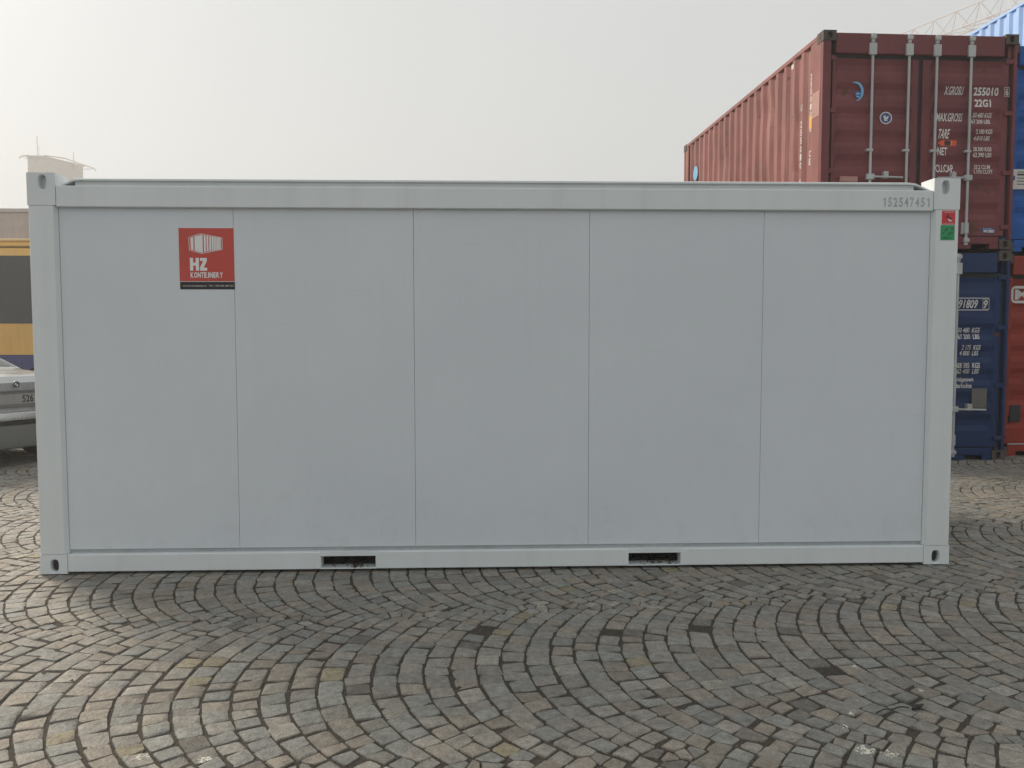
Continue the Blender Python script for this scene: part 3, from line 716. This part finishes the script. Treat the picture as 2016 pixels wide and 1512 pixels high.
MB().add([(x, YD - .0042, z + 4.192 - CB) for x, z in ((.775, .02), (.80, .035), (.81, .008), (.845, .028), (.835, -.012), (.815, -.02), (.84, -.036), (.79, -.036), (.785, -.008))], [tuple(range(9))]).build("sticker_print", 'offwhite', ss)
# orange arrow label
ya = YD + .010
ss = MB().box(1.535, 1.718, ya, ya + .002, 3.873 - CB, 3.940 - CB).add([(1.478, ya, 3.906 - CB), (1.535, ya, 3.942 - CB), (1.535, ya, 3.870 - CB)], [(0, 1, 2)]).build("arrow_label", 'orangest', red)
MB().box(1.565, 1.645, ya - .001, ya - .0002, 3.878 - CB, 3.936 - CB).build("label_print", 'gasket', ss)
MB().box(1.645, 1.655, ya - .001, ya - .0002, 3.878 - CB, 3.936 - CB).build("label_print", 'yellow', ss)
ss = child_box(red, "brand_label", 'deepblue', 2.074, 2.234, YD - .003, YD, 2.817 - CB, 2.876 - CB)
text("label_lettering", "MOBIS", 2.092, 2.228, 2.822 - CB, 2.858 - CB, 'letter', ss, bold=.003, y=YD - .0045)
MB().box(2.078, 2.20, YD - .0042, YD - .0032, 2.866 - CB, 2.873 - CB).build("label_line", 'skyblue', ss)
child_box(red, "seal_plate", 'redpatch', .25, .47, YD - .02, YD + .03, .80, .865, .004)
# long side: painted numbers, labels, repair patch
def side_text(parent, s, yc, ztop, hgt, wdt, x, mat='offwhite'):
    z = ztop
    for ch in s:
        if ch != ' ':
            me = text_mesh("side_lettering", ch, -wdt / 2, wdt / 2, z - hgt, z, mat, bold=.003)
            for v in me.vertices: v.co = Vector((x, yc - v.co.x, v.co.z))
            o = bpy.data.objects.new("side_lettering", me); COL.objects.link(o); o.parent = parent
        z -= hgt * 1.22
xo = .0055
side_text(red, "255010 6", .336, 4.80 - CB, .075, .045, xo)
side_text(red, "U 255010 6", .336 + .2785, 4.50 - CB, .085, .045, xo)
child_box(red, "yellow_label", 'yellow', .0045, .006, .300, .370, 4.125 - CB, 4.285 - CB)
side_text(red, "CE", .336, 3.86 - CB, .08, .05, xo, 'letter')
child_box(red, "repair_patch", 'redpatch', -.003, .001, .075, .285, 4.225 - CB, 4.53 - CB)
child_box(red, "light_strip", 'offwhite', .004, .007, .336 + .55, .336 + .62, 5.04 - CB, 5.10 - CB)
MB().add([(.0055, 5.3 + .15 * math.cos(t), 1.93 + .13 * math.sin(t)) for t in [k * math.pi / 12 for k in range(24)]], [tuple(range(24))]).build("round_sticker", 'skyblue', red)

L = []
lt("891809", 1.745, 2.040, 1.996, 1.892, 'letter', 0, .002, base=0); lt("9", 2.112, 2.168, 1.990, 1.892, 'letter', 0, .002, base=0)
lt("30 480  KGS", 1.795, 2.085, 1.652, 1.590, shear=.2, base=0); lt("67 200  LBS", 1.795, 2.075, 1.570, 1.510, 'letter', base=0)
lt("2 175  KGS", 1.850, 2.090, 1.435, 1.375, 'letter', base=0); lt("4 800  LBS", 1.830, 2.075, 1.365, 1.305, shear=.2, base=0)
lt("28 305  KGS", 1.795, 2.085, 1.215, 1.150, 'letter', base=0); lt("62 400  LBS", 1.795, 2.080, 1.140, 1.078, 'letter', base=0)
lt("Bridgetown", 1.775, 2.020, 1.035, .965, 'letter', base=0); lt("Barbados", 1.775, 1.985, .960, .900, 'letter', base=0)
navy = shipping_container("navy blue shipping container on the ground beneath the dark red one", (SX - .012, SY - .02, 0), SA, 'navy', 'navy', GRP, bar4=1.765, handle=(.64, 1), lettering=L)
MB().box(1.60, 2.195, YD - .0035, YD - .0015, 2.012, 2.019).build("number_line", 'white', navy)
MB().box(1.60, 2.190, YD - .0035, YD - .0015, 1.866, 1.873).build("number_line", 'white', navy)
frame_ring(navy, 2.113, 2.198, 1.880, 2.002, .004, YD - .0035, 'offwhite', "check_digit_frame")
child_box(navy, "bare_patch", paint("bare primer patch", (.13, .125, .11), .7), 2.010, 2.205, YD - .003, YD, .650, .895)

blue = shipping_container("bright blue shipping container with a white data plate, beside the dark red one", (SX + CW + .06, SY + .37, CB), SA, 'blue', 'blue', GRP)
dp_ = child_box(blue, "data_plate", 'offwhite', .12, .42, YD - .006, YD - .002, 3.41 - CB, 3.66 - CB)
for k in range(5): MB().box(.20, .30 + .08 * (k % 3 == 0), YD - .0075, YD - .0062, 3.62 - CB - k * .038, 3.63 - CB - k * .038 + (.012 if k == 1 else 0)).build("plate_print", 'gasket', dp_)
orange = shipping_container("orange red shipping container on the ground beneath the bright blue one", (SX + CW + .06, SY + .35, 0), SA, 'orange', 'orange', GRP)
# white rounded emblem on its door
def rounded(x0, x1, z0, z1, r, k=5):
    pts = []
    for cx, cz, a in ((x1 - r, z1 - r, 0), (x0 + r, z1 - r, 90), (x0 + r, z0 + r, 180), (x1 - r, z0 + r, 270)):
        pts += [(cx + r * math.cos(R(a + 90 * i / k)), cz + r * math.sin(R(a + 90 * i / k))) for i in range(k + 1)]
    return pts
po, pi_ = rounded(.165, .62, 1.965, 2.185, .06), rounded(.195, .59, 1.998, 2.152, .02)
nn = len(po)
em = MB().add([(x, YD - .002, z) for x, z in po] + [(x, YD - .002, z) for x, z in pi_], [(i, (i + 1) % nn, nn + (i + 1) % nn, nn + i) for i in range(nn)]).build("emblem", 'offwhite', orange)
text("emblem_lettering", "M", .215, .40, 2.010, 2.140, 'offwhite', em, bold=.004, y=YD - .002)
child_box(orange, "vent_grille", 'gasket', .20, .34, YD - .012, YD + .03, .44, .66, .004)
child_box(orange, "sill_strip", 'galv', .165, 1.2, -.002, .003, .150, .165)

FX, FY = 10.06, 6.4
for zt, mt, lb in ((0, 'navy', "dark blue shipping container at the foot of the stack with the pale blue one"), (1, 'blue', "blue shipping container in the middle of the stack under the pale blue one"), (2, 'pale', "pale blue corrugated shipping container topping the stack behind the bright blue one")):
    shipping_container(lb, (FX + SA * 0, FY, zt * (CH + .004)), .026, mt, mt, GRP, bars=(zt == 2), castmat=mt if zt == 2 else 'cast')

# ------------------------------------------------------------------ silver saloon car seen from behind
def car():
    T = thing("parked_car", "silver saloon car parked with its boot towards the office container", "car", (-5.705, 4.60, 0), R(58))
    ST = [(.02, .30, .78, .93, .72, .985), (.10, .25, .85, .98, .77, 1.055), (.30, .22, .88, .985, .77, 1.085), (.75, .20, .89, .975, .75, 1.10), (1.15, .20, .895, .965, .73, 1.125),
          (1.75, .20, .90, .955, .57, 1.375), (2.4, .20, .90, .945, .58, 1.42), (3.0, .20, .90, .935, .56, 1.375), (3.65, .20, .89, .92, .68, 1.02), (4.3, .20, .87, .86, .64, .92), (4.65, .22, .82, .74, .6, .78), (4.72, .30, .70, .62, .5, .66)]
    def sec(y):
        for a, b in zip(ST, ST[1:]):
            if a[0] <= y <= b[0]:
                t = (y - a[0]) / (b[0] - a[0]); q = [p + (r - p) * t for p, r in zip(a, b)]; break
        _, zb, w_, zl, wt, zt = q
        return [(0, zb), (w_ * .85, zb), (w_ * .97, zb + .05), (w_, zb + .16), (w_ * 1.005, (zb + zl) / 2 + .05), (w_ * .985, zl - .05), (w_ * .95, zl), ((w_ * .95 + wt) / 2 + .01, (zl + zt) / 2), (wt, zt - .018), (wt * .85, zt), (wt * .45, zt + .012), (0, zt + .015)]
    ys = sorted(set([s[0] for s in ST] + [.02 + 4.70 * i / 60 for i in range(61)])); ys = [min(y, 4.72) for y in ys]
    rows = []
    for y in ys:
        h = sec(y); rows.append([(-x, y, z) for x, z in reversed(h[1:])] + [(x, y, z) for x, z in h])
    mb = MB().grid(rows); k = len(rows[0])
    mb.add(rows[0], [tuple(range(k))]); mb.add(rows[-1], [tuple(range(k))])
    body = mb.build("body", 'silver', T, smooth=35)
    # glass
    def glass(ya, yb, i0, i1, name, both=True, inset_=.0):
        for s in ((1, -1) if both else (1,)):
            rr = []
            for t in range(9):
                y = ya + (yb - ya) * t / 8; h = sec(y)
                if both: rr.append([(s * (h[i][0] + .004), y, h[i][1] + .002) for i in range(i0, i1 + 1)])
                else: rr.append([(x * .96, y, z + .006) for x, z in [(-p[0], p[1]) for p in reversed(h[i0:i1])] + [(p[0], p[1]) for p in h[i0:i1]]])
            MB().grid(rr).build(name, 'glass', T, smooth=50)
    glass(1.22, 1.72, 8, 12, "rear_window", both=False); glass(3.05, 3.60, 8, 12, "windscreen", both=False)
    glass(1.55, 2.30, 6, 8, "side_window"); glass(2.36, 3.25, 6, 8, "side_window")
    # boot lid: crease and number plate recess
    MB().cbox(-.40, .40, -.004, .03, .70, .905, .01).build("plate_recess", 'carplastic', T)
    MB().cbox(-.41, .41, -.022, .03, .895, .915, .006).build("boot_trim", 'carplastic', T)
    pl = MB().cbox(-.26, .26, -.012, -.0045, .745, .865, .003).build("number_plate", 'plate', T)
    text("plate_lettering", "526", .058, .190, .762, .850, 'black', pl, bold=.002, y=-.0135)
    b = MB().tube((0, .012, .978), (0, -.004, .978), .041, 24).build("badge", 'chrome', T, smooth=40)
    MB().disc((0, .978), .036, 24, y=-.0046, r0=.62).build("badge_ring", 'black', b)
    for q in range(4):
        pts = [(0, -.0046, .978)] + [(.022 * math.cos(R(90 * q + 15 * i)), -.0046, .978 + .022 * math.sin(R(90 * q + 15 * i))) for i in range(7)]
        MB().add(pts, [tuple(range(8))]).build("badge_quadrant", 'white' if q % 2 else 'deepblue', b)
    for s in (-1, 1):
        MB().cbox(*sorted((s * .43, s * .80)), -.008, .06, .76, .90, .012).build("tail_lamp", 'tail', T)
    # bumper wrapped round the tail
    path = [(-.915, .75), (-.915, .25), (-.88, .06), (-.78, -.04), (-.5, -.085), (0, -.10), (.5, -.085), (.78, -.04), (.88, .06), (.915, .25), (.915, .75)]
    def bump_(prof, name, mat):
        rr = []
        for i, (x, y) in enumerate(path):
            a, c = path[max(0, i - 1)], path[min(len(path) - 1, i + 1)]; tx, ty = c[0] - a[0], c[1] - a[1]; l = math.hypot(tx, ty); nx, ny = ty / l, -tx / l
            rr.append([(x + nx * d, y + ny * d, z) for d, z in prof])
        return MB().grid(rr).build(name, mat, T, smooth=40)
    bump_([(-.07, .215), (-.03, .235), (-.005, .33), (.005, .50), (.0, .505)], "bumper", 'carplastic')
    bump_([(-.03, .50), (.012, .505), (.016, .53), (.010, .553), (-.03, .556)], "bumper_strip", 'rubber')
    bump_([(-.01, .555), (.014, .562), (.018, .62), (.004, .652), (-.05, .662), (-.12, .664)], "bumper_top", 'silver')
    MB().tube((.42, -.09, .27), (.42, .25, .27), .030, 14).build("exhaust_pipe", 'chrome', T, smooth=40)
    for y in (1.02, 3.78):
        for s in (-1, 1):
            wq = MB().tube((s * .70, y, .315), (s * .915, y, .315), .315, 28).build("wheel", 'rubber', T, smooth=40)
            MB().tube((s * .9155, y, .315), (s * .925, y, .315), .205, 20).build("rim", 'chrome', wq, smooth=40)
    MB().box(-.80, .80, .25, 4.5, .19, .205).build("underbody", 'rubber', T)
car()

# ------------------------------------------------------------------ orange coach behind the car
def coach():
    X0, X1, Y0 = -17.5, -5.6, 11.0
    T = thing("coach", "orange coach with dark windows and a violet blue skirt", "bus", (X0, Y0, 0))
    Lx = X1 - X0; Wy = 2.5
    prof = [(0, 1.19), (0, 3.12), (.03, 3.25), (.07, 3.28), (.07, 3.34), (.16, 3.42), (.5, 3.45), (Wy - .5, 3.45), (Wy - .16, 3.42), (Wy, 3.2), (Wy, 1.19)]
    MB().prism(prof, 'x', 0, Lx).build("body", 'busorange', T)
    MB().prism([(.002, .34), (-.008, 1.187), (Wy + .008, 1.187), (Wy - .002, .34)], 'x', .02, Lx - .02).build("skirt", 'busblue', T)
    MB().cbox(0.05, Lx - .05, .045, .10, 3.285, 3.30, .003).build("roof_gutter", 'gasket', T)
    MB().cbox(0.1, Lx - .1, .10, Wy - .1, 3.40, 3.462, .02).build("roof", 'buscream', T)
    xs = [.35, 2.55, 4.75, 6.95, 9.15, Lx - .35]
    for a, b in zip(xs, xs[1:]):
        MB().cbox(a + .012, b - .012, -.006, .004, 1.80, 3.118, .003).build("window_pane", 'glass', T)
        MB().cbox(a + .012, b - .012, Wy - .004, Wy + .006, 1.80, 3.118, .003).build("window_pane", 'glass', T)
    MB().cbox(-.012, .004, .2, Wy - .2, 1.5, 3.1, .003).build("windscreen", 'glass', T)
    MB().cbox(Lx - .004, Lx + .012, .3, Wy - .3, 2.0, 3.0, .003).build("rear_window", 'glass', T)
    for x in (2.6, 8.8):
        for y in (-.012, Wy - .27):
            q = MB().tube((x, y, .5), (x, y + .28, .5), .5, 28).build("wheel", 'rubber', T, smooth=40)
            MB().tube((x, y - .008, .5), (x, y, .5), .28, 20).build("rim", 'galv', q, smooth=40)
    for x in (3.6, 5.2, 6.8): MB().cbox(x, x + 1.55, -.016, -.004, .48, 1.08, .004).build("luggage_flap", 'busblue', T)
coach()

# ------------------------------------------------------------------ brown hall, hazy tower, crane
def hall():
    X0, X1, Y0, H = -52, -9, 30, 6.85
    T = thing("industrial_hall", "long brownish hall with a flat roof behind the orange coach", "building", (X0, Y0, 0))
    n = 14; wd = (X1 - X0) / n
    for k in range(n): MB().cbox(k * wd + .012, (k + 1) * wd - .012, 0, .3, 0, H - .12, .01).build("wall_panel", 'concrete', T)
    MB().box(0, X1 - X0, .1, 16, 0, H - .2).build("core", 'concrete', T)
    MB().box(-.05, X1 - X0 + .05, -.06, 16.1, H - .119, H + .03).build("parapet_cap", 'tower', T)
hall()
def tower():
    A, B, C = Vector((-72.8, 130.3)), Vector((-70.3, 130.3)), Vector((-67.5, 137.5)); KT = 1.8; ZT = .692
    T = thing("stair_tower", "pale tower with antennas and lamp arms, faded by the fog", "tower", (B.x, B.y, 0))
    u = Vector((A.x - B.x, A.y - B.y)) / KT; v = Vector((C.x - B.x, C.y - B.y)) / KT; T.scale = (KT, KT, KT)
    pts = [(0, 0), (u.x, u.y), (u.x + v.x, u.y + v.y), (v.x, v.y)]
    MB().prism(pts, 'z', 0, 16.758).build("wall", 'tower', T)
    big = [(p[0] + (p[0] - (u.x + v.x) / 2) * .06, p[1] + (p[1] - (u.y + v.y) / 2) * .06) for p in pts]
    MB().prism(big, 'z', 16.758, 16.878).build("roof_slab", 'tower', T)
    MB().path([(u.x + .05, .1, 16.928), (u.x - .45, .1, 16.888), (u.x - .72, .1, 16.758), (u.x - .75, .1, 16.608)], .05).path([(u.x + .02, .1, 16.508), (u.x - .45, .1, 16.808)], .03).build("lamp_arm", 'tower', T)
    MB().path([(.0, .1, 16.928), (v.x - .3, 1.2, 16.928), (v.x + .55, 3.2, 16.708), (v.x + .95, 4.2, 16.608), (v.x + 1.05, 4.3, 16.408)], .05).path([(v.x, v.y, 16.508), (v.x + .8, 4.1, 16.558)], .03).build("lamp_arm", 'tower', T)
    MB().tube((u.x + .48, .8, 16.808), (u.x + .48, .8, 18.808), .035, 6).build("antenna", 'tower', T)
    MB().tube((u.x + .62, .8, 16.808), (u.x + .62, .8, 17.908), .02, 6).build("antenna", 'tower', T)
    MB().tube((v.x - .25, 2.8, 16.808), (v.x - .25, 2.8, 17.808), .035, 6).cbox(v.x - .35, v.x - .1, 2.75, 2.95, 16.408, 16.808, .02).build("antenna", 'tower', T)
tower()
def crane():
    P0 = Vector((43.67, 77.68, 32.5)); KC = 1.4; d = Vector((1.95, -5.1, 0)).normalized()      # a level jib coming forward over the yard
    side = Vector((0, 0, 1)).cross(d); base = P0 - d * 14 * KC
    T = thing("tower_crane", "faint lattice jib of a tower crane in the fog above the red container", "crane", (base.x, base.y, 0))
    T.scale = (KC, KC, KC)
    def W(t, s, z): p = d * (t + 14) + side * s; return (p.x, p.y, z)
    ZJ = 32.5 / KC; jib = MB(); hgt = 1.45; n = 20; t0 = -8.0; st = 1.75
    for s, z in ((0, ZJ), (-.55, ZJ - hgt), (.55, ZJ - hgt)): jib.tube(W(t0 - 9, s, z), W(t0 + n * st, s, z), .036, 6)
    for k in range(n):
        a = t0 + k * st
        for s in (-.55, .55):
            jib.tube(W(a, s, ZJ - hgt), W(a + st / 2, 0, ZJ), .021, 5); jib.tube(W(a + st / 2, 0, ZJ), W(a + st, s, ZJ - hgt), .021, 5)
        jib.tube(W(a, -.55, ZJ - hgt), W(a, .55, ZJ - hgt), .022, 5); jib.tube(W(a, -.55, ZJ - hgt), W(a + st, .55, ZJ - hgt), .02, 5)
    jib.build("jib", 'crane', T)
    m = MB()
    for a in (-.7, .7):
        for b in (-.7, .7): m.tube((a, b, 0), (a, b, ZJ - 1), .08, 6)
    for k in range(14):
        z = k * 1.62
        for a, b, c, e in ((-.7, -.7, .7, -.7), (.7, -.7, .7, .7), (.7, .7, -.7, .7), (-.7, .7, -.7, -.7)): m.tube((a, b, z), (c, e, z + 1.62), .04, 5)
    m.build("mast", 'crane', T)
    MB().cbox(-.9, .9, -.9, .9, ZJ - 1.7, ZJ - 1.0, .05).build("slewing_ring", 'crane', T)
crane()

# ------------------------------------------------------------------ black cable scrap on the setts
mb = MB(); pts = []
for k in range(15):
    t = k / 14; pts.append((1.478 + .155 * t, -2.146 + .02 * math.sin(t * 3) + .035 * t * t, .006 + .006 * math.sin(t * 6) ** 2))
mb.path(pts, .0028, 6)
T = thing("cable_scrap", "short scrap of black cable with a thick end lying on the cobbles", "cable", (0, 0, 0))
mb.build("cable", 'cable', T)
MB().tube((1.642, -2.124, .008), (1.668, -2.108, .010), .006, 8, r2=.011).tube((1.668, -2.108, .010), (1.705, -2.088, .010), .011, 8, r2=.004).build("plug", 'cable', T, smooth=40)

# ------------------------------------------------------------------ fog
hz = MB().box(-95, 95, -40, 150, -1.2, 36.0)
hm = bpy.data.materials.new("fog"); hm.use_nodes = True; t = hm.node_tree; t.nodes.clear()
pv = t.nodes.new("ShaderNodeVolumePrincipled"); pv.inputs['Color'].default_value = (.97, .975, .98, 1); pv.inputs['Density'].default_value = .0034; pv.inputs['Anisotropy'].default_value = .30
ou = t.nodes.new("ShaderNodeOutputMaterial"); t.links.new(pv.outputs[0], ou.inputs['Volume'])
hz.build("haze", hm, None, kind='stuff')
print("setts", len(SETTS))
